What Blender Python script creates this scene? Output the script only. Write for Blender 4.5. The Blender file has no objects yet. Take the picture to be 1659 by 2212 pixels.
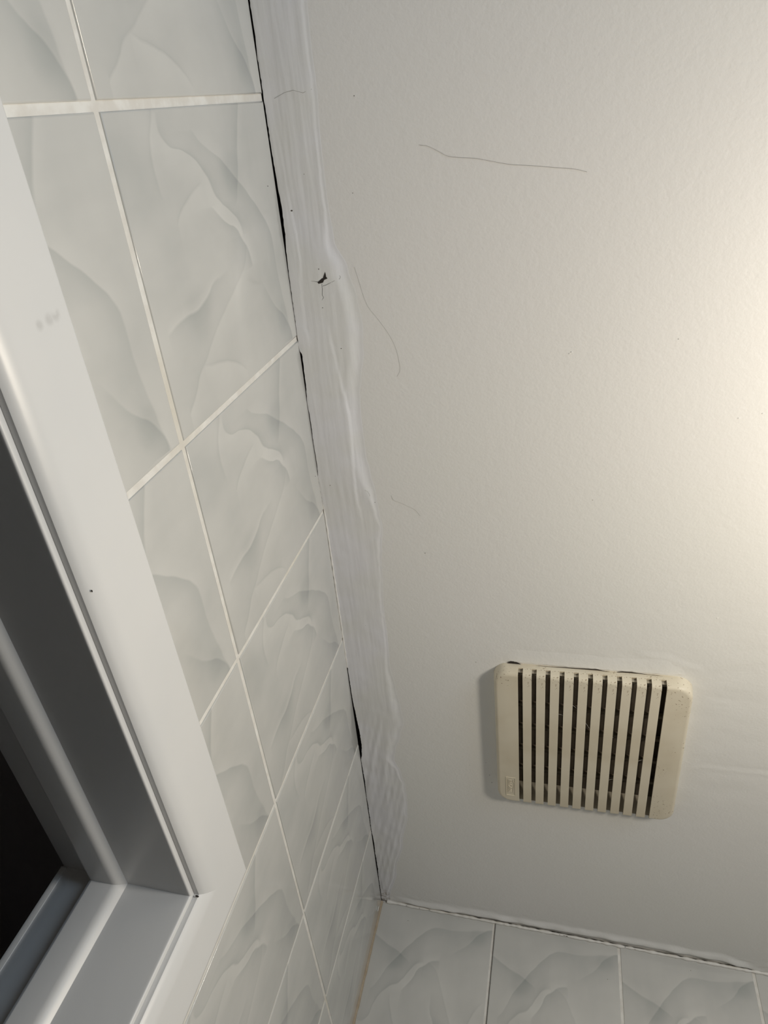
import bpy, bmesh, math, random
from mathutils import Vector, Matrix, noise
random.seed(7)
CH = 2.4                      # ceiling height; all z below are measured from the ceiling (negative = below)

# ------------------------------------------------------------------ camera
cam = bpy.data.cameras.new('camera')
cam.sensor_fit = 'VERTICAL'; cam.sensor_height = 36.0
cam.lens = 36.0 * 1475.6 / 2212.0
cam.clip_start = 0.01
cam_o = bpy.data.objects.new('camera', cam)
bpy.context.scene.collection.objects.link(cam_o)
cam_o.matrix_world = Matrix(((0.9704, -0.0503, 0.2362, 0.2520),
                             (0.0813, -0.8528, -0.5158, -1.1963),
                             (0.2274, 0.5197, -0.8235, -0.6313 + CH),
                             (0, 0, 0, 1)))
bpy.context.scene.camera = cam_o

# ------------------------------------------------------------------ world, lights, exposure
sc = bpy.context.scene
world = bpy.data.worlds.new('world'); sc.world = world
world.use_nodes = True
world.node_tree.nodes['Background'].inputs[0].default_value = (0.6, 0.7, 1, 1)
world.node_tree.nodes['Background'].inputs[1].default_value = 0.0

def add_light(name, kind, loc, energy, color, size, target=None):
    l = bpy.data.lights.new(name, kind); l.energy = energy; l.color = color
    if kind == 'AREA':
        l.shape = 'RECTANGLE'; l.size, l.size_y = size
    else:
        l.shadow_soft_size = size
    o = bpy.data.objects.new(name, l); sc.collection.objects.link(o)
    o.location = loc
    if target is not None:
        o.rotation_euler = (Vector(target) - Vector(loc)).to_track_quat('-Z', 'Y').to_euler()
    return o
add_light('bathroom_lamp', 'POINT', (0.70, -0.97, CH - 0.375), 9.3, (1.0, 0.90, 0.75), 0.05)
add_light('cool_fill', 'AREA', (1.45, -1.95, CH - 0.42), 6.0, (0.62, 0.80, 1.0), (0.9, 0.45), (0.05, -1.3, CH - 0.25))  # added cool fill light; no window is built in these walls

vs = sc.view_settings
sc.display_settings.display_device = 'sRGB'
vs.view_transform = 'Standard'; vs.look = 'None'; vs.gamma = 1.0; vs.use_curve_mapping = False
vs.exposure = 0.08

# ------------------------------------------------------------------ helpers
def link(o, parent=None):
    sc.collection.objects.link(o)
    if parent: o.parent = parent
    return o

def mesh_obj(name, verts, faces, mat, parent=None, smooth=None):
    me = bpy.data.meshes.new(name)
    me.from_pydata([tuple(v) for v in verts], [], faces); me.update()
    if mat: me.materials.append(mat)
    if smooth is not None:
        for p in me.polygons: p.use_smooth = True
        me.set_sharp_from_angle(angle=math.radians(smooth))
    return link(bpy.data.objects.new(name, me), parent)

def bm_obj(name, bm, mat, parent=None, smooth=None):
    bmesh.ops.recalc_face_normals(bm, faces=bm.faces)
    me = bpy.data.meshes.new(name); bm.to_mesh(me); bm.free()
    if mat: me.materials.append(mat)
    if smooth is not None:
        for p in me.polygons: p.use_smooth = True
        me.set_sharp_from_angle(angle=math.radians(smooth))
    return link(bpy.data.objects.new(name, me), parent)

def tag(o, label=None, category=None, group=None, kind=None):
    if label: o['label'] = label
    if category: o['category'] = category
    if group: o['group'] = group
    if kind: o['kind'] = kind
    return o

def box(bm, x0, x1, y0, y1, z0, z1):
    v = [bm.verts.new(p) for p in ((x0,y0,z0),(x1,y0,z0),(x1,y1,z0),(x0,y1,z0),(x0,y0,z1),(x1,y0,z1),(x1,y1,z1),(x0,y1,z1))]
    for f in ((0,3,2,1),(4,5,6,7),(0,1,5,4),(1,2,6,5),(2,3,7,6),(3,0,4,7)):
        bm.faces.new([v[i] for i in f])

def interp(tab, x):
    if x <= tab[0][0]: return tab[0][1]
    for (a, va), (b, vb) in zip(tab, tab[1:]):
        if x <= b:
            t = (x - a) / (b - a); t = t * t * (3 - 2 * t)
            return va + (vb - va) * t
    return tab[-1][1]

def sstep(a, b, x):
    t = max(0.0, min(1.0, (x - a) / (b - a))); return t * t * (3 - 2 * t)

# ------------------------------------------------------------------ materials
class NT:
    def __init__(s, name, color=(.8,.8,.8), rough=.5, spec=.5):
        s.m = bpy.data.materials.new(name); s.m.use_nodes = True
        s.t = s.m.node_tree; s.n = s.t.nodes; s.b = s.n['Principled BSDF']
        s.b.inputs['Base Color'].default_value = (*color, 1)
        s.b.inputs['Roughness'].default_value = rough
        s.b.inputs['Specular IOR Level'].default_value = spec
        s._c = None
    def node(s, kind, **kw):
        n = s.n.new(kind)
        for k, v in kw.items(): setattr(n, k, v)
        return n
    def set(s, sock, v):
        if hasattr(v, 'is_output') or isinstance(v, bpy.types.NodeSocket): s.t.links.new(v, sock)
        else: sock.default_value = v
    def math(s, op, a, b=0.0, clamp=False):
        n = s.node('ShaderNodeMath', operation=op); n.use_clamp = clamp
        s.set(n.inputs[0], a); s.set(n.inputs[1], b); return n.outputs[0]
    def coord(s):
        if s._c is None: s._c = s.node('ShaderNodeTexCoord').outputs['Object']
        return s._c
    def geo(s):
        return s.node('ShaderNodeNewGeometry').outputs['Position']
    def noise(s, vec, scale, detail=3, rough=.5, dist=0.0):
        n = s.node('ShaderNodeTexNoise'); s.set(n.inputs['Vector'], vec)
        n.inputs['Scale'].default_value = scale; n.inputs['Detail'].default_value = detail
        n.inputs['Roughness'].default_value = rough; n.inputs['Distortion'].default_value = dist
        return n.outputs['Fac']
    def scalev(s, vec, sv):
        n = s.node('ShaderNodeVectorMath', operation='MULTIPLY'); s.set(n.inputs[0], vec); n.inputs[1].default_value = sv
        return n.outputs[0]
    def ramp(s, fac, a, b, lo=0.0, hi=1.0):
        n = s.node('ShaderNodeMapRange'); n.interpolation_type = 'SMOOTHSTEP'
        s.set(n.inputs['Value'], fac)
        for k, v in (('From Min', a), ('From Max', b), ('To Min', lo), ('To Max', hi)): n.inputs[k].default_value = v
        return n.outputs[0]
    def mix(s, fac, a, b):
        n = s.node('ShaderNodeMix', data_type='RGBA')
        s.set(n.inputs[0], fac)
        for sock, v in ((n.inputs[6], a), (n.inputs[7], b)):
            s.set(sock, (*v, 1) if isinstance(v, tuple) and len(v) == 3 else v)
        return n.outputs[2]
    def base(s, v): s.set(s.b.inputs['Base Color'], v)
    def bump(s, h, strength=.3, dist=.001, normal=None):
        n = s.node('ShaderNodeBump'); n.inputs['Strength'].default_value = strength
        n.inputs['Distance'].default_value = dist; s.set(n.inputs['Height'], h)
        if normal is not None: s.set(n.inputs['Normal'], normal)
        s.set(s.b.inputs['Normal'], n.outputs[0]); return n.outputs[0]
    def curve(s, x, pts, lo, hi, vlo, vhi, linear=False):
        """float curve over [lo,hi] giving values in [vlo,vhi]"""
        xn = s.node('ShaderNodeMapRange'); s.set(xn.inputs['Value'], x)
        xn.inputs['From Min'].default_value = lo; xn.inputs['From Max'].default_value = hi
        c = s.node('ShaderNodeFloatCurve'); s.set(c.inputs['Value'], xn.outputs[0])
        cu = c.mapping.curves[0]
        P = [((a - lo) / (hi - lo), (b - vlo) / (vhi - vlo)) for a, b in pts]
        cu.points[0].location = P[0]; cu.points[1].location = P[-1]
        for q in P[1:-1]: cu.points.new(*q)
        if linear:
            for q in cu.points: q.handle_type = 'VECTOR'
        c.mapping.extend = 'HORIZONTAL'; c.mapping.update()
        yn = s.node('ShaderNodeMapRange'); s.set(yn.inputs['Value'], c.outputs[0]); yn.clamp = False
        yn.inputs['To Min'].default_value = vlo; yn.inputs['To Max'].default_value = vhi
        return yn.outputs[0]
    def spots(s, vec, pts):
        """1 at the listed points (x,y,z,r), 0 away from them"""
        tot = None
        for x, y, z, r in pts:
            n = s.node('ShaderNodeVectorMath', operation='DISTANCE'); s.set(n.inputs[0], vec); n.inputs[1].default_value = (x, y, z)
            q = s.ramp(n.outputs['Value'], r, r * .25)
            tot = q if tot is None else s.math('MAXIMUM', tot, q)
        return tot

# --- marble print: the same veins on every tile (u across, v down, both in tile widths of 0.2 m)
VEINS = [  # (function of 'u' or 'v', points, dark on + side strength, its width, light on - side strength, its width)
 ('u', [(0,.265),(.07,.30),(.17,.352),(.266,.388),(.36,.45)], .16, .07, .06, .02, [(0,1),(.25,.8),(.36,0)]),
 ('u', [(.08,.70),(.133,.629),(.213,.471),(.288,.376),(.404,.232),(.51,.152),(.67,.140),(.848,.112),(1,.07)], .17, .14, .07, .05, [(.08,0),(.16,.7),(.45,1),(.6,.6),(1,.7)]),
 ('u', [(.02,.915),(.085,.915),(.122,.872),(.149,.769),(.228,.653),(.306,.607),(.411,.456),(.47,.43)], -.16, .05, -.13, .09, [(.02,.2),(.12,.7),(.3,1),(.42,.8),(.47,0)]),
 ('u', [(.33,.66),(.393,.578),(.436,.485),(.49,.439),(.53,.409),(.60,.392)], .20, .10, .12, .03, [(.33,0),(.4,.9),(.5,1),(.6,0)]),
 ('v', [(.41,.50),(.456,.571),(.523,.612),(.62,.652),(.681,.68),(.77,.722),(.85,.765),(.904,.80),(1.0,.85),(1.05,.89),(1.13,.95)], -.08, .025, -.12, .05, [(.41,0),(.5,.6),(.7,.8),(.9,.7),(1.1,.9),(1.13,.7)]),
 ('v', [(.62,.56),(.674,.568),(.76,.58),(.811,.609),(.919,.634),(1.035,.637),(1.15,.655)], .16, .07, .13, .016, [(.62,0),(.75,.6),(.9,1),(1.02,.9),(1.15,.2)]),
 ('v', [(.62,.965),(.70,.91),(.79,.873),(.87,.853),(.96,.833)], -.11, .018, -.09, .05, [(.62,.3),(.75,1),(.87,.9),(.96,0)]),
 ('v', [(.69,.245),(.76,.265),(.872,.308),(.93,.352)], -.10, .02, -.08, .05, [(.69,0),(.8,1),(.9,.9),(.93,0)]),
 ('u', [(0,.93),(.03,.946),(.127,.991),(.193,.996),(.27,.98)], .11, .03, .05, .02, [(0,.6),(.1,1),(.2,.7),(.27,0)]),
 ('u', [(.66,.34),(.729,.283),(.80,.235),(.869,.151),(.96,.085),(1,.08)], .14, .08, .05, .02, [(.66,0),(.75,.5),(.9,1),(1,.9)]),
]
def marble():
    k = NT('marbled_tile_glaze', rough=.14, spec=.5)
    c = k.coord()
    sc_ = k.scalev(c, (5.0, 5.0, -5.0))
    nz = k.node('ShaderNodeTexNoise'); k.set(nz.inputs['Vector'], sc_); nz.inputs['Scale'].default_value = 7; nz.inputs['Detail'].default_value = 2
    off = k.node('ShaderNodeVectorMath', operation='MULTIPLY_ADD')
    k.set(off.inputs[0], nz.outputs['Color']); off.inputs[1].default_value = (.025, 0, .025); k.set(off.inputs[2], sc_)
    sep = k.node('ShaderNodeSeparateXYZ'); k.set(sep.inputs[0], off.outputs[0])
    u = k.math('SUBTRACT', sep.outputs[0], .0125); v = k.math('SUBTRACT', sep.outputs[2], .0125)
    tot = None
    for ax, pts, dk, dw, lt, lw, amp in VEINS:
        par, oth = (u, v) if ax == 'u' else (v, u)
        lo, hi = pts[0][0], pts[-1][0]
        vals = [p[1] for p in pts]; vlo, vhi = min(vals) - .05, max(vals) + .05
        g = k.curve(par, pts, lo, hi, vlo, vhi)
        a = k.curve(par, amp, lo, hi, 0, 1)
        d = k.math('SUBTRACT', oth, g)
        if dk < 0: d = k.math('MULTIPLY', d, -1.0)
        dk_, lt_ = abs(dk), abs(lt)
        # signed profile: sharp crease at 0, fading away on both sides
        R_ = .25
        prof = [(-R_, 0), (-lw * 2.5, 0), (-lw, -lt_ * .55), (-.006, -lt_), (.006, dk_), (dw * .5, dk_ * .55), (dw, dk_ * .22), (min(dw * 2.2, .24), 0), (R_, 0)]
        pv = k.curve(d, prof, -R_, R_, -.3, .3, linear=True)
        inside = k.math('MULTIPLY', k.math('GREATER_THAN', par, lo), k.math('LESS_THAN', par, hi + .001))
        w = k.math('MULTIPLY', k.math('MULTIPLY', pv, a), inside)
        tot = w if tot is None else k.math('ADD', tot, w)
    cloud = k.math('MULTIPLY', k.math('SUBTRACT', k.noise(sc_, 2.6, 3, .5), .5), .38)
    streak = k.math('MULTIPLY', k.math('SUBTRACT', k.noise(k.scalev(sc_, (5, 5, 1.2)), 1.6, 3), .5), .12)
    # soft dark patches of the print
    pz = k.scalev(off.outputs[0], (1, 0, 1))
    p1 = k.math('MULTIPLY', k.spots(pz, [(.2,0,1.17,.22), (.66,0,.92,.13), (.26,0,.45,.12), (.90,0,.17,.10)]), .10)
    tot = k.math('ADD', k.math('ADD', tot, k.math('ADD', cloud, p1)), streak)
    fac = k.math('ADD', k.math('MULTIPLY', tot, 1.5), .42, clamp=True)
    cr = k.node('ShaderNodeValToRGB'); k.set(cr.inputs[0], fac)
    e = cr.color_ramp.elements
    e[0].position = 0; e[0].color = (.69, .68, .645, 1)
    e[1].position = 1; e[1].color = (.36, .375, .365, 1)
    q = e.new(.42); q.color = (.565, .56, .535, 1)
    k.base(cr.outputs[0])
    k.b.inputs['Coat Weight'].default_value = .25; k.b.inputs['Coat Roughness'].default_value = .06
    k.bump(k.noise(k.geo(), 28, 2), .10, .003)
    return k.m
M_TILE = marble()

def grout():
    k = NT('grout', rough=.75)
    n = k.noise(k.geo(), 60, 4, .6)
    n2 = k.noise(k.geo(), 9, 2)
    col = k.mix(k.ramp(n, .35, .7), (.70, .67, .62), (.80, .785, .745))
    col = k.mix(k.ramp(n2, .52, .75, 0, .5), col, (.62, .57, .46))
    k.base(col); k.bump(n, .3, .0006); return k.m
M_GROUT = grout()

def paint_ceiling():
    k = NT('ceiling_paint', rough=.5, spec=.35)
    g = k.geo()
    n = k.noise(g, 330, 3, .55); n2 = k.noise(g, 110, 2)
    c = k.mix(k.ramp(k.noise(g, 2.2, 2), .3, .7), (.845, .835, .825), (.83, .83, .805))
    k.base(c)
    h = k.math('ADD', k.math('MULTIPLY', n, .6), k.math('MULTIPLY', n2, .8))
    k.bump(h, .45, .0007); return k.m
M_CEIL = paint_ceiling()

def plaster():
    k = NT('filler_paint', rough=.36, spec=.5)
    g = k.geo()
    st = k.noise(k.scalev(g, (260, 22, 40)), 1, 4, .6)
    n = k.noise(g, 260, 3)
    c = k.mix(k.ramp(k.noise(g, 14, 3), .35, .7), (.835, .835, .87), (.81, .81, .80))
    dirt = k.math('MULTIPLY', k.spots(g, [(.004,-.01,CH,.035)]), k.ramp(k.noise(g, 90, 4, .7), .40, .62))
    c = k.mix(k.math('MULTIPLY', dirt, .75), c, (.22, .17, .11))
    k.base(c); k.bump(k.math('ADD', st, k.math('MULTIPLY', n, .4)), .32, .0006); return k.m
M_PLAST = plaster()

def gloss():
    k = NT('white_gloss_woodwork', rough=.34, spec=.5)
    g = k.geo()
    n = k.noise(k.scalev(g, (220, 60, 60)), 1, 3)
    c = k.mix(k.ramp(k.noise(g, 11, 3), .35, .7), (.70, .695, .685), (.675, .675, .67))
    smudge = k.math('MULTIPLY', k.spots(g, [(.0205, -1.1221, CH-.3525, .0045), (.0205, -1.1212, CH-.3575, .0040), (.0205, -1.1205, CH-.3650, .0035)]), k.ramp(k.noise(g, 160, 2), .35, .6))
    c = k.mix(k.math('MULTIPLY', smudge, .28), c, (.3, .29, .28))
    k.base(c); k.bump(n, .10, .0005); return k.m
M_GLOSS = gloss()

def vent_plastic():
    k = NT('aged_cream_plastic', rough=.42, spec=.4)
    g = k.coord()
    c = k.mix(k.ramp(k.noise(g, 16, 3), .3, .75), (.74, .68, .55), (.66, .59, .455))
    specks = k.math('MULTIPLY', k.ramp(k.noise(g, 330, 2, .6), .64, .675),
                    k.math('ADD', k.spots(g, [(.105,-.095,-.016,.035), (.112,-.02,-.015,.022), (.06,-.112,-.014,.03), (0,-.115,-.014,.025), (.09,.10,-.018,.04), (.03,-.112,-.014,.03), (.085,.02,-.018,.02), (-.05,-.115,-.014,.022), (-.10,-.112,-.012,.02), (.09,-.112,-.012,.03)]), 0.0), clamp=True)
    c = k.mix(k.math('MULTIPLY', specks, .85), c, (.20, .12, .06))
    k.base(c); k.bump(k.noise(g, 500, 2), .08, .0004); return k.m
M_VENT = vent_plastic()

def plain(name, col, rough=.7, nscale=None, amt=.06):
    k = NT(name, col, rough)
    if nscale:
        n = k.noise(k.geo(), nscale, 4)
        k.base(k.mix(n, tuple(max(0, v - amt) for v in col), tuple(v + amt for v in col)))
    return k.m
M_DARK = plain('gap_shadow_dust', (.030, .024, .020), .95, 80, .012)
M_DUST_SHADE = plain('dusty_vent_shade', (.085, .068, .048), .95, 60, .03)
M_HALL = plain('unlit_hall_paint', (.42, .39, .38), .8, 6, .02)
M_WALLP = plain('room_wall_paint', (.38, .37, .36), .7, 8, .02)
M_FLOOR = plain('floor_covering', (.13, .128, .125), .6, 12, .02)
M_CAULK = plain('white_caulk', (.80, .78, .74), .5, 150, .05)
M_RUST = plain('stained_corner_sealant', (.44, .36, .26), .6, 90, .09)
M_HAIR = plain('grey_hair', (.40, .39, .37), .6, 50, .02)
M_SPECK = plain('dark_speck', (.10, .085, .07), .8, 50, .02)
M_LOGO = M_VENT

# ------------------------------------------------------------------ plaster relief on the ceiling (metres, ceiling = 0, down positive)
XB = [(-1.6,.050),(-1.45,.046),(-1.267,.0452),(-1.237,.0446),(-1.205,.0452),(-1.172,.0434),(-1.125,.0433),(-1.09,.0453),(-1.065,.0557),(-1.039,.0619),(-1.013,.0651),(-.9855,.0632),(-.957,.0578),(-.942,.0548),(-.916,.0536),(-.873,.0543),(-.851,.0573),(-.822,.0614),(-.798,.0629),(-.7795,.0651),(-.754,.0618),(-.727,.0594),(-.656,.0562),(-.619,.0572),(-.563,.0564),(-.530,.0613),(-.487,.0658),(-.4605,.0678),(-.431,.0604),(-.400,.0514),(-.380,.0478),(-.351,.056),(-.320,.0609),(-.288,.0615),(-.254,.0593),(-.179,.0468),(-.098,.030),(-.0087,.012),(0,.010)]
XI = [(-1.6,.001),(-1.27,.0012),(-1.25,.0014),(-1.235,.0006),(-1.21,.0008),(-1.17,.0009),(-1.138,.0014),(-1.12,.0026),(-1.10,.0024),(-1.08,.0013),(-1.05,.0007),(-1.0,.0003),(-.99,.0002),(-.984,.0026),(-.955,.0020),(-.93,.0006),(-.915,.0014),(-.885,.0010),(-.86,.0014),(-.84,.0002),(-.60,.0002),(-.57,.0008),(-.50,.0014),(-.46,.0032),(-.43,.0050),(-.405,.0050),(-.385,.0034),(-.37,.0006),(-.33,.0012),(-.29,.0002),(-.26,.0005),(-.2,.0003),(-.17,.0014),(-.14,.0008),(-.10,.0014),(-.07,.0003),(0,.0003)]
XR = [(-1.03,.030),(-.995,.0347),(-.976,.0372),(-.957,.0392),(-.937,.0423),(-.916,.0445),(-.889,.0441),(-.856,.042),(-.827,.0416),(-.78,.044)]
X0 = [(-1.14,.010),(-1.117,.0114),(-1.097,.0128),(-1.075,.0138),(-1.049,.0109),(-1.014,.0094),(-.995,.0125)]
def strip_h(x, y):
    xb = interp(XB, y) + .0012 * noise.noise(Vector((y * 90, 3, 0))) + .0005 * noise.noise(Vector((y * 300, 6, 0)))
    if x > xb: return 0.0
    e = xb - x
    lump = sstep(-1.12, -1.06, y) * (1 - sstep(-.86, -.78, y))
    low = sstep(-.60, -.50, y) * (1 - sstep(-.40, -.33, y))
    base = .0006 + .0021 * lump + .0014 * low
    edge_w = .0016 + .0115 * lump + .009 * low + .0015 * noise.noise(Vector((y * 30, 8, 0)))
    h = base * sstep(0, edge_w, e)
    # inner step (scraped channel between wall and the thick lump)
    r = interp(XR, y)
    w = sstep(-1.02, -.985, y) * (1 - sstep(-.83, -.77, y))
    h += w * .0009 * (1 - sstep(r - .0004, r + .0010, x + .0011 * noise.noise(Vector((y * 160, 9, 0))))) - w * .0009 * sstep(r + .004, r - .002, x) * 0
    # torn paint edge near the wall, upper stretch
    r0 = interp(X0, y)
    w0 = sstep(-1.15, -1.10, y) * (1 - sstep(-1.01, -.98, y))
    h += w0 * .0006 * (1 - sstep(r0 - .0006, r0 + .0006, x + .0008 * noise.noise(Vector((y * 140, 19, 0)))))
    # trowel streaks along the wall
    s = noise.noise(Vector((x * 190, y * 9, 1.3))) * .00022 + noise.noise(Vector((x * 420, y * 26, 5))) * .00018 + noise.noise(Vector((x * 60, y * 60, 21))) * .0003
    wr = sstep(-.52, -.40, y)
    s += wr * (noise.noise(Vector(((x + y * .22) * 150, y * 14, 8))) * .0010 + noise.noise(Vector((x * 70, y * 30, 2))) * .0006)
    upl = 1 - sstep(-1.15, -1.0, y)
    s += upl * noise.noise(Vector((x * 110, y * 12, 11))) * .0004
    return max(h + s * sstep(0, .006, e), .0001 if e > .001 else 0.0)
RW = [(0,.006),(.02,.007),(.0466,.010),(.079,.009),(.143,.013),(.196,.014),(.294,.0145),(.392,.017),(.47,.0175),(.543,.017),(.575,.010),(.595,.003),(.8,.001)]
def ridge_h(x, y):
    d = -y; w = interp(RW, x) + .0012 * noise.noise(Vector((x * 60, 0, 4)))
    a = .0038 * sstep(.01, .08, x) * (1 - sstep(.57, .605, x)) * (1 + .35 * noise.noise(Vector((x * 45, 1, 7))))
    if d < w: h = a * (1.35 * sstep(w * .55, w, d) - .35)
    else: h = a * (1 - sstep(0, .013 + .006 * noise.noise(Vector((x * 25, 5, 5))), d - w))
    h += .0005 * noise.noise(Vector((x * 60, y * 150, 3))) * (1 - sstep(.02, .05, d))
    return h
RUTS = [([(.4344,-.4409),(.4549,-.4496),(.4765,-.448),(.4973,-.4498),(.5279,-.4502),(.60,-.453)], .0005),
        ([(.4351,-.5663),(.453,-.5638),(.4781,-.5619)], .0004),
        ([(.3542,-.6283),(.3847,-.6252),(.4207,-.6144),(.443,-.5959)], .0005)]
def ceil_h(x, y):
    h = .0010 * noise.noise(Vector((x * 5, y * 5, 0)))
    near = math.exp(-((x - .45) ** 2 / .012 + (y + .52) ** 2 / .03))
    h += near * .0006 * noise.noise(Vector((x * 22, y * 45, 6)))
    near = math.exp(-((x - .33) ** 2 / .02 + (y + .615) ** 2 / .0009))
    h += near * .0005 * (1 + noise.noise(Vector((x * 30, y * 60, 2))))
    for pts, am in RUTS:
        if pts[0][0] < x < pts[-1][0]:
            yc = interp(pts, x); d = y - yc
            f = sstep(pts[0][0], pts[0][0] + .01, x) * (1 - sstep(pts[-1][0] - .02, pts[-1][0], x))
            h += am * f * math.exp(-(d / .003) ** 2) * (1 if d > 0 else .6) - am * .8 * f * math.exp(-((d + .004) / .002) ** 2)
    # flap of paint over the top edge of the vent cover
    h += ridge_h(x, y)
    return h
def surf(x, y):
    return ceil_h(x, y) + (strip_h(x, y) if x < .07 else 0)

# ------------------------------------------------------------------ structure
RX, FY = 1.75, -2.35          # right wall, front wall
def grid_lines(a, fine_a, fine_b, b, step, coarse):
    L = [a]
    while L[-1] + coarse < fine_a: L.append(L[-1] + coarse)
    x = fine_a
    while x < fine_b: L.append(x); x += step
    L.append(fine_b); x = fine_b + coarse
    while x < b: L.append(x); x += coarse
    L.append(b)
    out = []
    for v in L:
        if not out or v - out[-1] > 1e-6: out.append(v)
    return out

gx = grid_lines(.0065, .0065, .66, RX, .004, .1)
gy = grid_lines(FY, -1.35, 0, 0.0, .004, .1)
gy = [v for v in gy if v < -.05] + [-.05 + i * .0015 for i in range(33)] + [0.0]
V, F = [], []
for yv in gy:
    for xv in gx:
        inn = 1.0 if xv < .64 and yv > -1.35 else 0.0
        V.append((xv, yv, CH - (ceil_h(xv, yv) * inn)))
nx = len(gx)
for j in range(len(gy) - 1):
    for i in range(nx - 1):
        a = j * nx + i; F.append((a, a + nx, a + nx + 1, a + 1))
ceiling = mesh_obj('ceiling', V, F, M_CEIL, smooth=60)
tag(ceiling, 'off-white painted ceiling with a rough filler strip along the tiled wall', kind='structure')

# filler strip beside the left wall
V, F = [], []
NXS = 46
ys = [-1.5 + i * .0025 for i in range(600)] + [-.0005]
for yv in ys:
    xi = interp(XI, yv) + .0005 * noise.noise(Vector((yv * 260, 0, 0))) + .0003 * noise.noise(Vector((yv * 700, 2, 0)))
    xi = max(xi, -.0002); xb = interp(XB, yv) + .004
    V.append((xi + .0003, yv, CH + .006)); 
    for i in range(NXS):
        xv = xi + (xb - xi) * i / (NXS - 1)
        V.append((xv, yv, CH - surf(xv, yv) - .00005 if i < NXS - 1 else CH - ceil_h(xv, yv) + .0003))
W_ = NXS + 1
for j in range(len(ys) - 1):
    for i in range(W_ - 1):
        a = j * W_ + i; F.append((a, a + W_, a + W_ + 1, a + 1))
tag(mesh_obj('filler_strip', V, F, M_PLAST, ceiling, smooth=75), 'uneven painted filler strip with wavy raised edge')
bm = bmesh.new()
box(bm, -.03, .0064, -1.6, .0, CH + .012, CH + .02); box(bm, -.03, -.012, -1.6, 0, CH - .0, CH + .012)
bm_obj('gap', bm, M_DARK, ceiling)

def ribbon(bm, pts, w, zoff=.00018):
    """thin flat mark following the ceiling surface"""
    n = len(pts); L = []
    for i, (x, y) in enumerate(pts):
        a = pts[max(0, i - 1)]; b = pts[min(n - 1, i + 1)]
        d = Vector((b[0] - a[0], b[1] - a[1])); d.normalize(); nn = Vector((-d.y, d.x))
        ww = (w if not isinstance(w, (list, tuple)) else w[i]) / 2
        row = []
        for s_ in (-1, 1):
            q = (x + nn.x * ww * s_, y + nn.y * ww * s_)
            row.append(bm.verts.new((q[0], q[1], CH - surf(*q) - zoff)))
        L.append(row)
    for r0, r1 in zip(L, L[1:]):
        bm.faces.new((r0[0], r0[1], r1[1], r1[0]))
bm = bmesh.new()
hole = [(.0282,-1.0540),(.0294,-1.0548),(.0329,-1.0573),(.0344,-1.0577),(.0374,-1.0597),(.0368,-1.0632),(.0370,-1.0594),(.0384,-1.0571),(.0351,-1.0559),(.0334,-1.0534),(.0290,-1.0525)]
hv = [bm.verts.new((x, y, CH - surf(x, y) - .0003)) for x, y in hole]
c = bm.verts.new((.033, -1.0555, CH - surf(.033, -1.0555) - .0003))
for i in range(len(hv)): bm.faces.new((hv[i], hv[(i + 1) % len(hv)], c))
ribbon(bm, [(.022,-1.0551),(.025,-1.0548),(.0285,-1.0542)], [.0001,.0002,.0004])
ribbon(bm, [(.0323,-1.0526),(.032,-1.0505),(.0322,-1.0479),(.0313,-1.0419),(.0324,-1.0397),(.0302,-1.0371)], [.0003,.0002,.0003,.0003,.0003,.0001])
ribbon(bm, [(.0324,-1.0501),(.0363,-1.0512),(.044,-1.0544),(.0502,-1.0563),(.0508,-1.058),(.0501,-1.0593)], [.0002,.0003,.0002,.0002,.0002,.0001])
tag(bm_obj('crack', bm, M_DARK, ceiling), 'small black hole with hairline cracks')
bm = bmesh.new()
ribbon(bm, [(.052,-.83),(.0532,-.8285),(.0548,-.828),(.0566,-.824),(.0568,-.8215)], .00018)
ribbon(bm, [(.010,-1.204),(.02,-1.2075),(.028,-1.2085),(.036,-1.206),(.044,-1.208)], .00025)
bm_obj('crack', bm, M_HAIR, ceiling)
# ragged crack between ceiling paint and the top edge of the vent cover
VC = (.3115, -.472); VTH = -.028
def vloc(x, y):   # vent-local -> world
    return (VC[0] + x * math.cos(VTH) - y * math.sin(VTH), VC[1] + x * math.sin(VTH) + y * math.cos(VTH))
bm = bmesh.new()
g1 = [(-.098,-.1228),(-.094,-.1245),(-.088,-.1245),(-.082,-.1225)]
ribbon(bm, [vloc(a, b) for a, b in g1], [.0005,.0040,.0042,.0010])
g2 = [(-.082,-.1222),(-.076,-.1212),(-.068,-.1218),(-.060,-.1225),(-.045,-.1226),(-.03,-.1232),(-.015,-.1236),(-.002,-.1240),(.008,-.1243),(.014,-.1232),(.022,-.1222),(.03,-.1222)]
ribbon(bm, [vloc(a, b) for a, b in g2], [.0006,.0004,.0004,.0007,.0008,.0012,.0014,.0018,.0020,.0010,.0004,.0004])
g3 = [(.030,-.1228),(.036,-.1240),(.046,-.1242),(.054,-.1236),(.064,-.1230),(.074,-.1226),(.082,-.1222)]
ribbon(bm, [vloc(a, b) for a, b in g3], [.0006,.0018,.0020,.0012,.0006,.0006,.0003])
for v in bm.verts: v.co.z -= .0012
tag(bm_obj('crack', bm, M_DARK, ceiling), 'ragged black gap above the vent cover')
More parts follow.
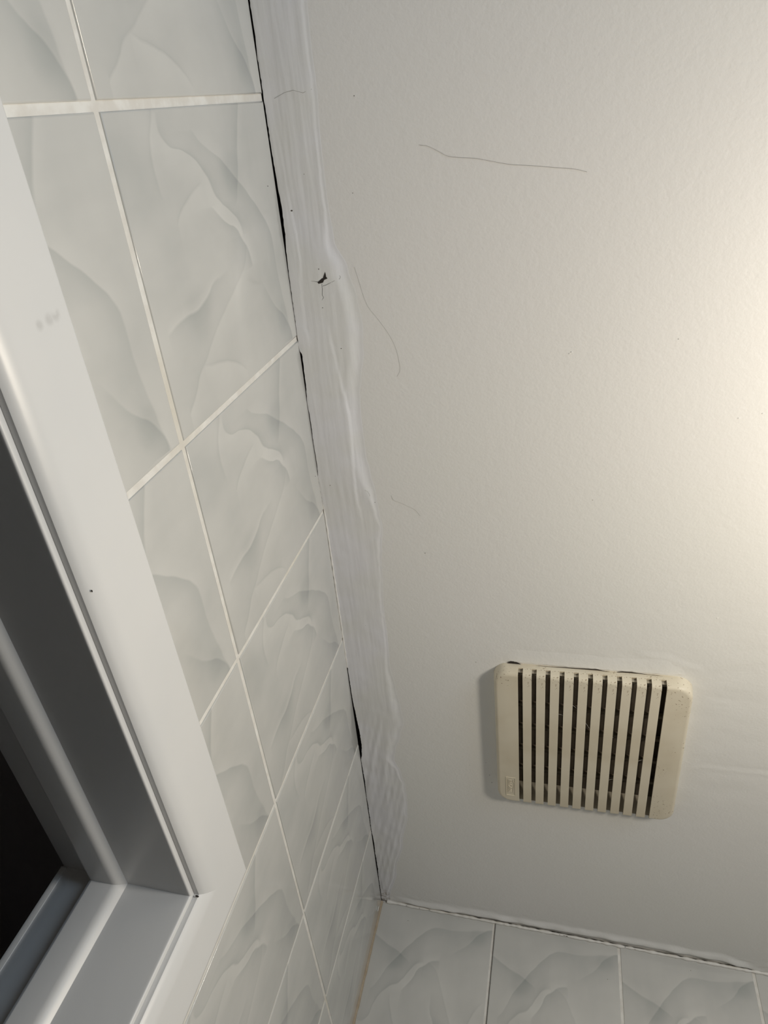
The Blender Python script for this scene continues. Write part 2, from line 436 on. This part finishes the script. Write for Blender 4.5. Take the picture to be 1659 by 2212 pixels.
# lifted paint edge: a thin lumpy lip just above the cover
bm = bmesh.new(); L = []
for i in range(61):
    a = -.112 + i * .225 / 60; f_ = sstep(-.112, -.085, a) * (1 - sstep(.085, .113, a)); jag = .0010 * noise.noise(Vector((a * 120, 0, 1))) + .0009 * noise.noise(Vector((a * 330, 4, 1)))
    x1, y1 = vloc(a, -.1245 - jag - .0012); x2, y2 = vloc(a, -.131); x3, y3 = vloc(a, -.150)
    L.append([bm.verts.new((x1, y1, CH - surf(x1, y1) + .0006)), bm.verts.new((x1, y1 - .0003, CH - surf(x1, y1) - .0016 * f_ + .0004 * (1 - f_))), bm.verts.new((x2, y2, CH - surf(x2, y2) - .0011 * f_ + .0004 * (1 - f_))), bm.verts.new((x3, y3, CH - surf(x3, y3) + .0004))])
for r0, r1 in zip(L, L[1:]):
    for q in range(3): bm.faces.new((r0[q], r1[q], r1[q + 1], r0[q + 1]))
bm_obj('paint_lip', bm, M_CEIL, ceiling, smooth=50)
# specks of dirt
def blob(bm, x, y, z, r, sx=1, sy=1):
    m = Matrix.Translation((x, y, z)) @ Matrix.Diagonal((r * sx, r * sy, r * .45, 1))
    bmesh.ops.create_icosphere(bm, subdivisions=1, radius=1, matrix=m)
bm = bmesh.new()
SP = [(.0793,-1.2004),(.3533,-.9957),(.0277,-1.1457),(.0702,-1.1282),(.0114,-1.1169),(.0616,-.813),(.115,-.748),(.2935,-.8284),(.1303,-.5815),(.0309,-1.0658),(.1713,-.5871),(.033,-.6313),(.0128,-.8344),(.030,-1.03),(.044,-.99),(.188,-.375),(.191,-.36),(.183,-.40),(.16,-.39)]
for x, y in SP:
    blob(bm, x, y, CH - surf(x, y) - .0001, random.uniform(.00035, .0006), random.uniform(.8, 1.5), random.uniform(.7, 1.2))
blob(bm, .0114, -1.1169, CH - surf(.0114, -1.1169) - .0002, .0009, 1.4, .8)
tag(bm_obj('dirt_speck', bm, M_SPECK, ceiling), 'scattered small dark specks', kind='stuff')
bm = bmesh.new()
for x, y in [(.2638,-.9844),(.4147,-.9216),(.4337,-.9265),(.262,-.983),(.4335,-.6877)]:
    blob(bm, x, y, CH - surf(x, y) - .0003, .0008, 1.5, .7)
tag(bm_obj('paint_drip', bm, M_CEIL, ceiling), 'tiny raised paint nibs', kind='stuff')

# hairs stuck to the ceiling paint
def tube(name, pts, r, mat, parent=None, sides=5, wob=0.0):
    bm = bmesh.new(); rings = []
    P = [Vector(p) for p in pts]
    for i, p in enumerate(P):
        t = (P[min(i + 1, len(P) - 1)] - P[max(i - 1, 0)]).normalized()
        up = Vector((0, 0, 1)) if abs(t.z) < .9 else Vector((1, 0, 0))
        a = t.cross(up).normalized(); b = a.cross(t)
        rr = r[i] if isinstance(r, (list, tuple)) else r
        rr *= 1 + wob * noise.noise(p * 140)
        rings.append([bm.verts.new(p + a * rr * math.cos(k * 2 * math.pi / sides) + b * rr * math.sin(k * 2 * math.pi / sides)) for k in range(sides)])
    for r0, r1 in zip(rings, rings[1:]):
        for k in range(sides): bm.faces.new((r0[k], r0[(k + 1) % sides], r1[(k + 1) % sides], r1[k]))
    bm.faces.new(rings[0]); bm.faces.new(rings[-1][::-1])
    return bm_obj(name, bm, mat, parent, smooth=60)
def dense(pts, n=6):
    out = []
    for i in range(len(pts) - 1):
        p0 = Vector(pts[max(i - 1, 0)]); p1 = Vector(pts[i]); p2 = Vector(pts[i + 1]); p3 = Vector(pts[min(i + 2, len(pts) - 1)])
        for k in range(n):
            t = k / n
            out.append(.5 * ((2 * p1) + (p2 - p0) * t + (2 * p0 - 5 * p1 + 4 * p2 - p3) * t * t + (3 * p1 - p0 - 3 * p2 + p3) * t ** 3))
    out.append(Vector(pts[-1])); return out
def hair(pts, r, label, cat='hair'):
    P = [(q.x, q.y, CH - surf(q.x, q.y) - .0002) for q in dense([(x, y, 0) for x, y in pts])]
    return tag(tube('hair', P, r, M_HAIR, sides=4), label, cat)
hair([(.1311,-1.1614),(.1388,-1.1598),(.1475,-1.1555),(.1566,-1.1511),(.1769,-1.1485),(.1864,-1.1465),(.2052,-1.1423),(.2238,-1.1401),(.2422,-1.1376),(.2567,-1.1357),(.2669,-1.133)], .00013,
     'long thin grey hair stuck across the ceiling paint, far from the vent')
hair([(.0648,-1.0659),(.0673,-1.0563),(.0704,-1.0422),(.0745,-1.0296),(.0834,-1.0172),(.0927,-1.0027),(.0986,-.989),(.1011,-.9736),(.1011,-.9665),(.0978,-.9603)], .00007,
     'fine curved hair hanging beside the bulging edge of the filler strip')
hair([(.081,-.823),(.0832,-.8172),(.0893,-.8145),(.0984,-.8103),(.107,-.8054),(.1123,-.7979)], .00011,
     'short fuzzy strand on the ceiling between filler strip and vent')

# ------------------------------------------------------------------ tiled walls
GY = [-1.6090, -1.4070, -1.2057, -1.0005, -.7990, -.6045, -.4040, -.2030, -.0015]   # vertical joints on the left wall
GX = [-.0044, .1956, .3943, .5918, .7910, .9905]                                     # vertical joints on the back wall
GZ = [0.0, -.2445, -.4900, -.7355, -.98]                                             # rows
DZ0, DY1, DY0 = -.3925, -.7055, -1.4755                                             # door opening (rough): top, far side, near side
def slab(name, boxes, mat, parent=None):
    bm = bmesh.new()
    for b in boxes: box(bm, *b)
    return bm_obj(name, bm, mat, parent)
wl = slab('wall_left', [(-.092, -.009, DY1, .1, 0, CH + .02), (-.092, -.009, DY0, DY1, CH + DZ0, CH + .02), (-.092, -.009, FY, DY0, 0, CH + .02)], M_WALLP)
tag(wl, 'tiled wall around the doorway, pale grey marbled tiles', kind='structure')
g = -.0010
slab('grout', [(-.009, g, DY1 - .0, .0, CH - 1.05, CH - .0005), (-.009, g, DY0, DY1, CH + DZ0, CH - .0005), (-.009, g, FY, DY0, CH - 1.05, CH - .0005)], M_GROUT, wl)
wb = slab('wall_back', [(-.092, RX + .1, .009, .1, 0, CH + .02)], M_WALLP)
tag(wb, 'tiled end wall under the ceiling edge, pale grey marbled tiles', kind='structure')
slab('grout', [(-.0013, RX, -g, .009, CH - 1.05, CH - .0005)], M_GROUT, wb)

MC = {}
def tile(parent, left, org, u0, u1, v0, v1, seed, notch=None):
    """tile with local x across, z down from its print origin; front faces -y"""
    key = (round(u0, 4), round(u1, 4), round(v0, 4), round(v1, 4), notch)
    if key not in MC:
        bm = bmesh.new()
        if notch:      # tile cut to an L round the door corner
            nu, nv = notch
            ol = [(u0, nv), (nu, nv), (nu, v0), (u1, v0), (u1, v1), (u0, v1)]
            a_ = [bm.verts.new((x, 0, z)) for x, z in ol]; b_ = [bm.verts.new((x, .0075, z)) for x, z in ol]
            bm.faces.new(a_); bm.faces.new(b_[::-1])
            for i in range(6): bm.faces.new((a_[i], b_[i], b_[(i + 1) % 6], a_[(i + 1) % 6]))
        else: box(bm, u0, u1, 0, .0075, v0, v1)
        e = [x for x in bm.edges if all(abs(v.co.y) < 1e-6 for v in x.verts)]
        bmesh.ops.bevel(bm, geom=e, offset=.0014, segments=3, affect='EDGES', profile=.6)
        bmesh.ops.recalc_face_normals(bm, faces=bm.faces)
        me = bpy.data.meshes.new('tile'); bm.to_mesh(me); bm.free(); me.materials.append(M_TILE)
        for p in me.polygons: p.use_smooth = True
        me.set_sharp_from_angle(angle=math.radians(50))
        MC[key] = me
    o = bpy.data.objects.new('tile', MC[key]); link(o, parent)
    rnd = random.Random(seed)
    tilt = rnd.uniform(-.0016, .0016)
    if left:
        o.location = (rnd.uniform(-.0002, .0002), org[0], org[1]); o.rotation_euler = (0, rnd.uniform(-.001, .001), math.pi / 2 + tilt)
    else:
        o.location = (org[0], rnd.uniform(-.0002, .0002), org[1]); o.rotation_euler = (rnd.uniform(-.001, .001), 0, tilt)
    return o
JW = {2: .0052}     # wider joint near the doorway end
for r in range(4):
    z1, z0 = GZ[r], GZ[r + 1]
    top = -.0012 if r == 0 else -.0025; bot = z0 - z1 + .0025
    for k in range(len(GY) - 1):
        a, b = GY[k], GY[k + 1]
        ja = JW.get(k, .0046) / 2; jb = JW.get(k + 1, .0046) / 2
        if k == len(GY) - 2: jb = 0.0
        u0, u1 = ja, (b - a) - jb; v0, v1 = bot, top
        ya, yb = a + u0, a + u1
        # cut round the doorway
        if ya < DY1 and yb > DY0 and z0 < DZ0:
            if z1 <= DZ0:
                if yb > DY1 and yb - DY1 > .02: u0 = DY1 - a
                elif ya < DY0 and DY0 - ya > .02: u1 = DY0 - a
                else: continue
            else:
                if yb > DY1:      # L-shaped tile at the corner: keep the part beside the door
                    tile(wl, True, (a, CH + z1), u0, u1, v0, v1, 900 + k, (DY1 - a, DZ0 - z1))
                    continue
                elif ya < DY0:
                    u1 = DY0 - a
                else: v0 = DZ0 - z1
        if u1 - u0 > .01: tile(wl, True, (a, CH + z1), u0, u1, v0, v1, r * 50 + k)
    for k in range(len(GX) - 1):
        a, b = GX[k], GX[k + 1]
        u0, u1 = .0021, (b - a) - .0021
        if k == 0: u0 = .0056
        tile(wb, False, (a, CH + z1), u0, u1, bot, top if r else -.0022, 500 + r * 50 + k)
# sealant and caulk lines
def wob_line(p0, p1, n, am, sd):
    p0, p1 = Vector(p0), Vector(p1); out = []
    for i in range(n + 1):
        t = i / n; q = p0.lerp(p1, t)
        out.append(q + Vector((noise.noise(Vector((t * 40, sd, 0))), noise.noise(Vector((t * 40, sd, 5))), noise.noise(Vector((t * 40, sd, 9))))) * am)
    return out
tag(tube('sealant', wob_line((.0005, -.872, CH - .0010), (.0003, -.555, CH - .0008), 110, .0005, 2), .0011, M_CAULK, wl, 6, .5), 'cracked white sealant line under the ceiling')
tag(tube('sealant', wob_line((.010, -.0012, CH - .0018), (.62, -.0014, CH - .0022), 220, .0006, 5), .0023, M_CAULK, wb, 6, .7), 'white sealant line under the ceiling')
tag(tube('sealant', wob_line((.0004, -.0006, CH - .003), (.0002, -.0004, CH - .98), 120, .0006, 7), .0030, M_RUST, wb, 6, .4), 'brown stained sealant in the wall corner')
# dark gaps left where the sealant has pulled away
bm = bmesh.new()
for x0, x1 in ((.045,.075),(.085,.10),(.30,.315),(.40,.43),(.205,.213)):
    n = 8
    for i in range(n):
        a = x0 + (x1 - x0) * i / n
        if random.random() < .75:
            blob(bm, a, -.0026, CH - .0024 - random.random() * .0014, random.uniform(.0004, .0012), 1.8, .5)
bm_obj('crack', bm, M_DARK, wb)
bm = bmesh.new()
box(bm, .1972, .1977, -.0008, .0, CH - .2445, CH - .004)
tag(bm_obj('crack', bm, M_DARK, wb), 'thin dark crack down the first joint')
bm = bmesh.new()
for (y, z) in ((-.85,-.012),(-1.14,-.02)): blob(bm, .0002, y, CH + z, .0005)
bm_obj('dirt_speck', bm, M_SPECK, wl)
bm = bmesh.new()
for (x, z) in ((.375,-.055),(.052,-.026),(.5,-.018)): blob(bm, x, -.0002, CH + z, .0009, .6, .5)
bm_obj('dirt_speck', bm, M_SPECK, wb)
# plaster dab at the corner
bm = bmesh.new(); blob(bm, .0006, -.016, CH - .024, .0022, .4, .8)
for v in bm.verts: v.co.z = CH - .024 + (v.co.z - CH + .024) * 6
bm_obj('plaster_dab', bm, M_CAULK, wl, smooth=80)

# ------------------------------------------------------------------ doorway woodwork
door = bpy.data.objects.new('door_1', None); link(door); door.location = (0, (DY0 + DY1) / 2, 0)
tag(door, 'white painted door frame with moulded casing and stop in the tiled wall', kind='structure')
OFF = -.313
yf = lambda d: -d + OFF                       # far side
yn = lambda d: -1.4705 + (d - .3975)          # near side
def arc(cx, cd, r, a0, a1, n=5):
    return [(cx + r * math.cos(math.radians(a0 + (a1 - a0) * i / n)), cd + r * math.sin(math.radians(a0 + (a1 - a0) * i / n))) for i in range(n + 1)]
def member(name, prof, which, mat, label=None):
    n = len(prof); V = []; F = []
    for end in (0, 1):
        for x, d in prof:
            if which == 'head': V.append((x, yf(d) if end else yn(d), CH - d))
            elif which == 'far': V.append((x, yf(d), CH - d if end else .0))
            else: V.append((x, yn(d), CH - d if end else .0))
    for i in range(n): F.append((i, (i + 1) % n, n + (i + 1) % n, n + i))
    F.append(tuple(range(n))); F.append(tuple(range(2 * n - 1, n - 1, -1)))
    me = bpy.data.meshes.new(name); me.from_pydata(V, [], F); me.update()
    bm = bmesh.new(); bm.from_mesh(me); bmesh.ops.recalc_face_normals(bm, faces=bm.faces); bm.to_mesh(me); bm.free()
    me.materials.append(mat)
    for p in me.polygons: p.use_smooth = True
    me.set_sharp_from_angle(angle=math.radians(32))
    o = bpy.data.objects.new(name, me); link(o, door); o.matrix_parent_inverse = Matrix.Translation(-door.location)
    if label: o['label'] = label
    return o
# profiles as (x, depth below the ceiling)
casing = [(-.0010, .3415)] + arc(.0185, .3435, .0020, 270, 360, 4) + [(.0205,.3445), (.0205, .3805), (.0205, .3818)] + [(.0203,.3842),(.0196,.3870),(.0184,.3904),(.0168,.3928),(.0150,.3944)] + [(-.0010, .3944)]
jamb = [(-.0010,.3920),(.0005,.3946)] + [(.0112,.3946),(.0116,.3952)] + arc(.0103,.3976,.0013,0,90,4)[0:] + [(.0090,.3989),(-.0395,.3988),(-.0410,.3988),(-.0690,.3988),(-.0690,.3930),(-.1010,.3930),(-.1040,.3915),(-.1040,.3760),(-.0010,.3760)]
stop = [(-.0402,.3986),(-.0412,.3999),(-.0428,.4018),(-.0446,.4032),(-.0462,.4039),(-.0476,.4042),(-.0484,.4043),(-.0492,.40435),(-.0655,.40435),(-.0662,.4043)] + [(-.0680,.4035),(-.0688,.4010),(-.0688,.3986)]
for wname, lab in (('head', 'head'), ('far', 'side'), ('near', 'side')):
    member(lab + '_casing', casing, wname, M_GLOSS)
    member(lab + '_jamb', jamb, wname, M_GLOSS)
    member(lab + '_stop', stop, wname, M_GLOSS)
# thin bead on the hall edge of the lining
member('side_bead', [(-.0990,.3930),(-.0990,.3938),(-.1015,.3942),(-.1040,.3936),(-.1040,.3930)], 'far', M_GLOSS)
bm = bmesh.new(); blob(bm, .0150, yf(.3955) - .0005, CH - .3965, .0013, 1.2, 1.0)
blob(bm, .0190, -.9870, CH - .3908, .0009, .5, 1.0); blob(bm, .0200, -.9453, CH - .3465, .0007, .5, 1.6)
o = bm_obj('dirt_speck', bm, M_DARK, door); o.matrix_parent_inverse = Matrix.Translation(-door.location)

# ------------------------------------------------------------------ rest of the rooms (out of view, they bounce the light)
fl = slab('floor', [(-1.6, RX + .1, FY - .1, .9, -.1, 0)], M_FLOOR); tag(fl, 'plain floor', kind='structure')
tag(slab('wall_right', [(RX, RX + .1, FY - .1, .1, 0, CH + .02)], M_WALLP), 'plain painted side wall', kind='structure')
tag(slab('wall_front', [(-.092, RX + .1, FY - .1, FY, 0, CH + .02)], M_WALLP), 'plain painted wall behind the viewer', kind='structure')
tag(slab('ceiling', [(-.03, RX + .1, FY - .1, .1, CH + .021, CH + .06)], M_WALLP), 'backing boards over the bathroom ceiling', kind='structure')
hall = slab('wall_hall', [(-1.6, -1.5, FY - .1, .9, 0, CH), (-1.5, -.092, .8, .9, 0, CH), (-1.5, -.092, FY - .1, FY, 0, CH), (-.112, -.093, DY1 + .02, .8, 0, CH), (-.112, -.093, DY0 - .02, DY1 + .02, CH + DZ0 + .02, CH), (-.112, -.093, FY, DY0 - .02, 0, CH)], M_HALL)
tag(hall, 'dark unlit hall walls seen through the doorway', kind='structure')
tag(slab('ceiling', [(-1.6, -.093, FY - .1, .9, CH, CH + .05)], M_HALL), 'dark unlit hall ceiling beyond the door frame', kind='structure')

# ------------------------------------------------------------------ vent cover
vent = bpy.data.objects.new('vent_cover', None); link(vent)
vent.location = (VC[0], VC[1], CH - .0002); vent.rotation_euler = (0, 0, VTH)
tag(vent, 'yellowed cream plastic extractor vent cover with eleven slots on the ceiling', 'vent')
HX, HY, TH, RC = .1150, .1225, .0180, .019
def ring(off, z, n=10):
    hx, hy, r = HX - off, HY - off, max(RC - off * .6, .004)
    pts = []
    for cx, cy, a0 in ((hx - r, hy - r, 0), (-hx + r, hy - r, 90), (-hx + r, -hy + r, 180), (hx - r, -hy + r, 270)):
        for i in range(n + 1):
            a = math.radians(a0 + 90 * i / n); pts.append((cx + r * math.cos(a), cy + r * math.sin(a), -z))
    return pts
def shell():
    bm = bmesh.new(); rings = []
    spec = [(0, .0), (.0012, TH - .0055)]
    for i in range(1, 6):
        a = math.radians(90 * i / 5); spec.append((.0012 + .0050 * (1 - math.cos(a)), TH - .0055 + .0055 * math.sin(a)))
    for off, z in spec: rings.append([bm.verts.new(p) for p in ring(off, z)])
    for r0, r1 in zip(rings, rings[1:]):
        for k in range(len(r0)): bm.faces.new((r0[k], r0[(k + 1) % len(r0)], r1[(k + 1) % len(r0)], r1[k]))
    bm.faces.new(rings[-1])
    bmesh.ops.recalc_face_normals(bm, faces=bm.faces)
    # make sure normals point out (face cap looks down)
    cap = max(bm.faces, key=lambda f: f.calc_area())
    if cap.normal.z > 0: bmesh.ops.reverse_faces(bm, faces=bm.faces)
    return bm
def cut(bm, no, co):
    """keep the side the normal points away from"""
    bmesh.ops.bisect_plane(bm, geom=bm.verts[:] + bm.edges[:] + bm.faces[:], plane_co=co, plane_no=no, clear_outer=True)
def piece(cuts):
    bm = shell()
    for no, co in cuts: cut(bm, no, co)
    me = bpy.data.meshes.new('tmp'); bm.to_mesh(me); bm.free(); return me
S0, PITCH, SW = -.0815, .0163, .0056
SL, SR = S0 - SW / 2, S0 + 10 * PITCH + SW / 2
RAILZ = -.0068
def add_mesh(bm, me):
    bm.from_mesh(me); bpy.data.meshes.remove(me)
def thick(o, t=.0024):
    m = o.modifiers.new('thickness', 'SOLIDIFY'); m.thickness = t; m.offset = -1
    d = bpy.context.evaluated_depsgraph_get(); d.update()
    me = bpy.data.meshes.new_from_object(o.evaluated_get(d)); me.name = o.name
    o.modifiers.clear(); o.data = me
    for p in me.polygons: p.use_smooth = True
    me.set_sharp_from_angle(angle=math.radians(40))
def shell_obj(name, bm, parent):
    me = bpy.data.meshes.new(name); bm.to_mesh(me); bm.free(); me.materials.append(M_VENT)
    for p in me.polygons: p.use_smooth = True
    me.set_sharp_from_angle(angle=math.radians(40))
    o = link(bpy.data.objects.new(name, me), parent); thick(o); return o
bm = bmesh.new()
add_mesh(bm, piece([((1,0,0),(SL,0,0))]))
add_mesh(bm, piece([((-1,0,0),(SR,0,0))]))
for sy in (-1, 1):
    add_mesh(bm, piece([((1,0,0),(SR,0,0)), ((-1,0,0),(SL,0,0)), ((0,0,-1),(0,0,RAILZ)), ((0,-sy,0),(0,0,0))]))
bmesh.ops.remove_doubles(bm, verts=bm.verts, dist=1e-5)
# sunk badge window in the lower left margin
shell_obj('cover_frame', bm, vent)
slat_me = None
for i in range(10):
    x0 = S0 + i * PITCH + SW / 2; x1 = x0 + PITCH - SW
    if slat_me is None:
        me = piece([((1,0,0),(x1,0,0)), ((-1,0,0),(x0,0,0)), ((0,0,1),(0,0,RAILZ))])
        for v in me.vertices: v.co.x -= (x0 + x1) / 2
        me.name = 'slat'; me.materials.append(M_VENT)
        for p in me.polygons: p.use_smooth = True
        me.set_sharp_from_angle(angle=math.radians(40)); slat_me = me
    o = link(bpy.data.objects.new('slat', slat_me), vent)
    if i == 0: thick(o); slat_me = o.data
    o.location = ((x0 + x1) / 2, 0, 0)
# inside: back plate coloured dark for dust and the hollow's shade, and cross ribs
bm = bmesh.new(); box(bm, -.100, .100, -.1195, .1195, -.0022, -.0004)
o = bm_obj('back_plate', bm, M_DUST_SHADE, vent)
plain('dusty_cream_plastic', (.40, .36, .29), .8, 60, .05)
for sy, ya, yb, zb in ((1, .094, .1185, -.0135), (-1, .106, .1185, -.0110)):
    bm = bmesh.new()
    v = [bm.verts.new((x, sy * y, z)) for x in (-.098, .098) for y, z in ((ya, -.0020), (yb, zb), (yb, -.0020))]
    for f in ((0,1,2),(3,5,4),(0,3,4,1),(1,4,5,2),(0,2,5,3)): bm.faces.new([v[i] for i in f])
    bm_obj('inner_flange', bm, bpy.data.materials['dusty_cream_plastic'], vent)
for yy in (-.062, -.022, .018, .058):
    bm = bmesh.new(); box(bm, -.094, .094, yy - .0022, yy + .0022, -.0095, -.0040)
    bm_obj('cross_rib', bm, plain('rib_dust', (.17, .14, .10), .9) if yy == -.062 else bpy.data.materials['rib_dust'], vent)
# cobweb threads across the slots
for (xa, ya, xb_, yb) in ((-.02,-.078,-.012,-.070),(-.005,-.052,.002,-.040),(.020,-.03,.031,-.028),(-.036,-.06,-.028,-.057),(.062,.01,.070,.006),(.03,.052,.036,.050),(-.06,-.02,-.052,-.012)):
    mid = ((xa + xb_) / 2, (ya + yb) / 2, -.0165)
    P = dense([(xa, ya, -.0172), mid, (xb_, yb, -.0172)], 4)
    tube('cobweb', P, .00012, bpy.data.materials.get('cobweb') or plain('cobweb', (.62, .60, .56), .8), vent, 3)
# badge: sunk rectangle with raised lettering
BX, BY, BW, BL = -.0955, .0880, .0128, .0375
badge = bmesh.new()
fz = -TH
def frame_bars(bm, x0, x1, y0, y1, w, za, zb):
    box(bm, x0, x0 + w, y0, y1, zb, za); box(bm, x1 - w, x1, y0, y1, zb, za)
    box(bm, x0 + w, x1 - w, y0, y0 + w, zb, za); box(bm, x0 + w, x1 - w, y1 - w, y1, zb, za)
frame_bars(badge, BX - BW / 2, BX + BW / 2, BY - BL / 2, BY + BL / 2, .0007, fz + .0004, fz - .0006)
box(badge, BX - BW / 2 + .0022, BX - BW / 2 + .0026, BY - BL / 2 + .003, BY + BL / 2 - .006, fz - .0004, fz + .0004)
b_o = bm_obj('badge', badge, M_VENT, vent)
cu = bpy.data.curves.new('lettering', 'FONT'); cu.body = 'EROEN'; cu.size = .0074; cu.extrude = .0004; cu.align_x = 'CENTER'; cu.align_y = 'CENTER'
cu.space_character = 1.05
tmp = bpy.data.objects.new('tmp', cu); sc.collection.objects.link(tmp)
dg = bpy.context.evaluated_depsgraph_get(); dg.update()
me = bpy.data.meshes.new_from_object(tmp.evaluated_get(dg)); me.name = 'lettering'
bpy.data.objects.remove(tmp)
me.materials.clear(); me.materials.append(M_VENT)
lo = link(bpy.data.objects.new('lettering', me), b_o)
# seen from below: text runs along +y, letter tops towards +x
lo.matrix_local = Matrix.Translation((BX - .0012, BY - .0015, fz - .0002)) @ Matrix(((0, 1, 0, 0), (1, 0, 0, 0), (0, 0, -1, 0), (0, 0, 0, 1)))
tube('swoosh', dense([(BX+.0028, BY-.015, fz-.0002), (BX+.0036, BY-.011, fz-.0003), (BX+.0046, BY-.008, fz-.0003), (BX+.0048, BY-.002, fz-.0003), (BX+.0038, BY+.002, fz-.0003), (BX+.0036, BY+.012, fz-.0002)], 5), .0004, M_VENT, b_o, 5)

print('objects', len(bpy.data.objects))
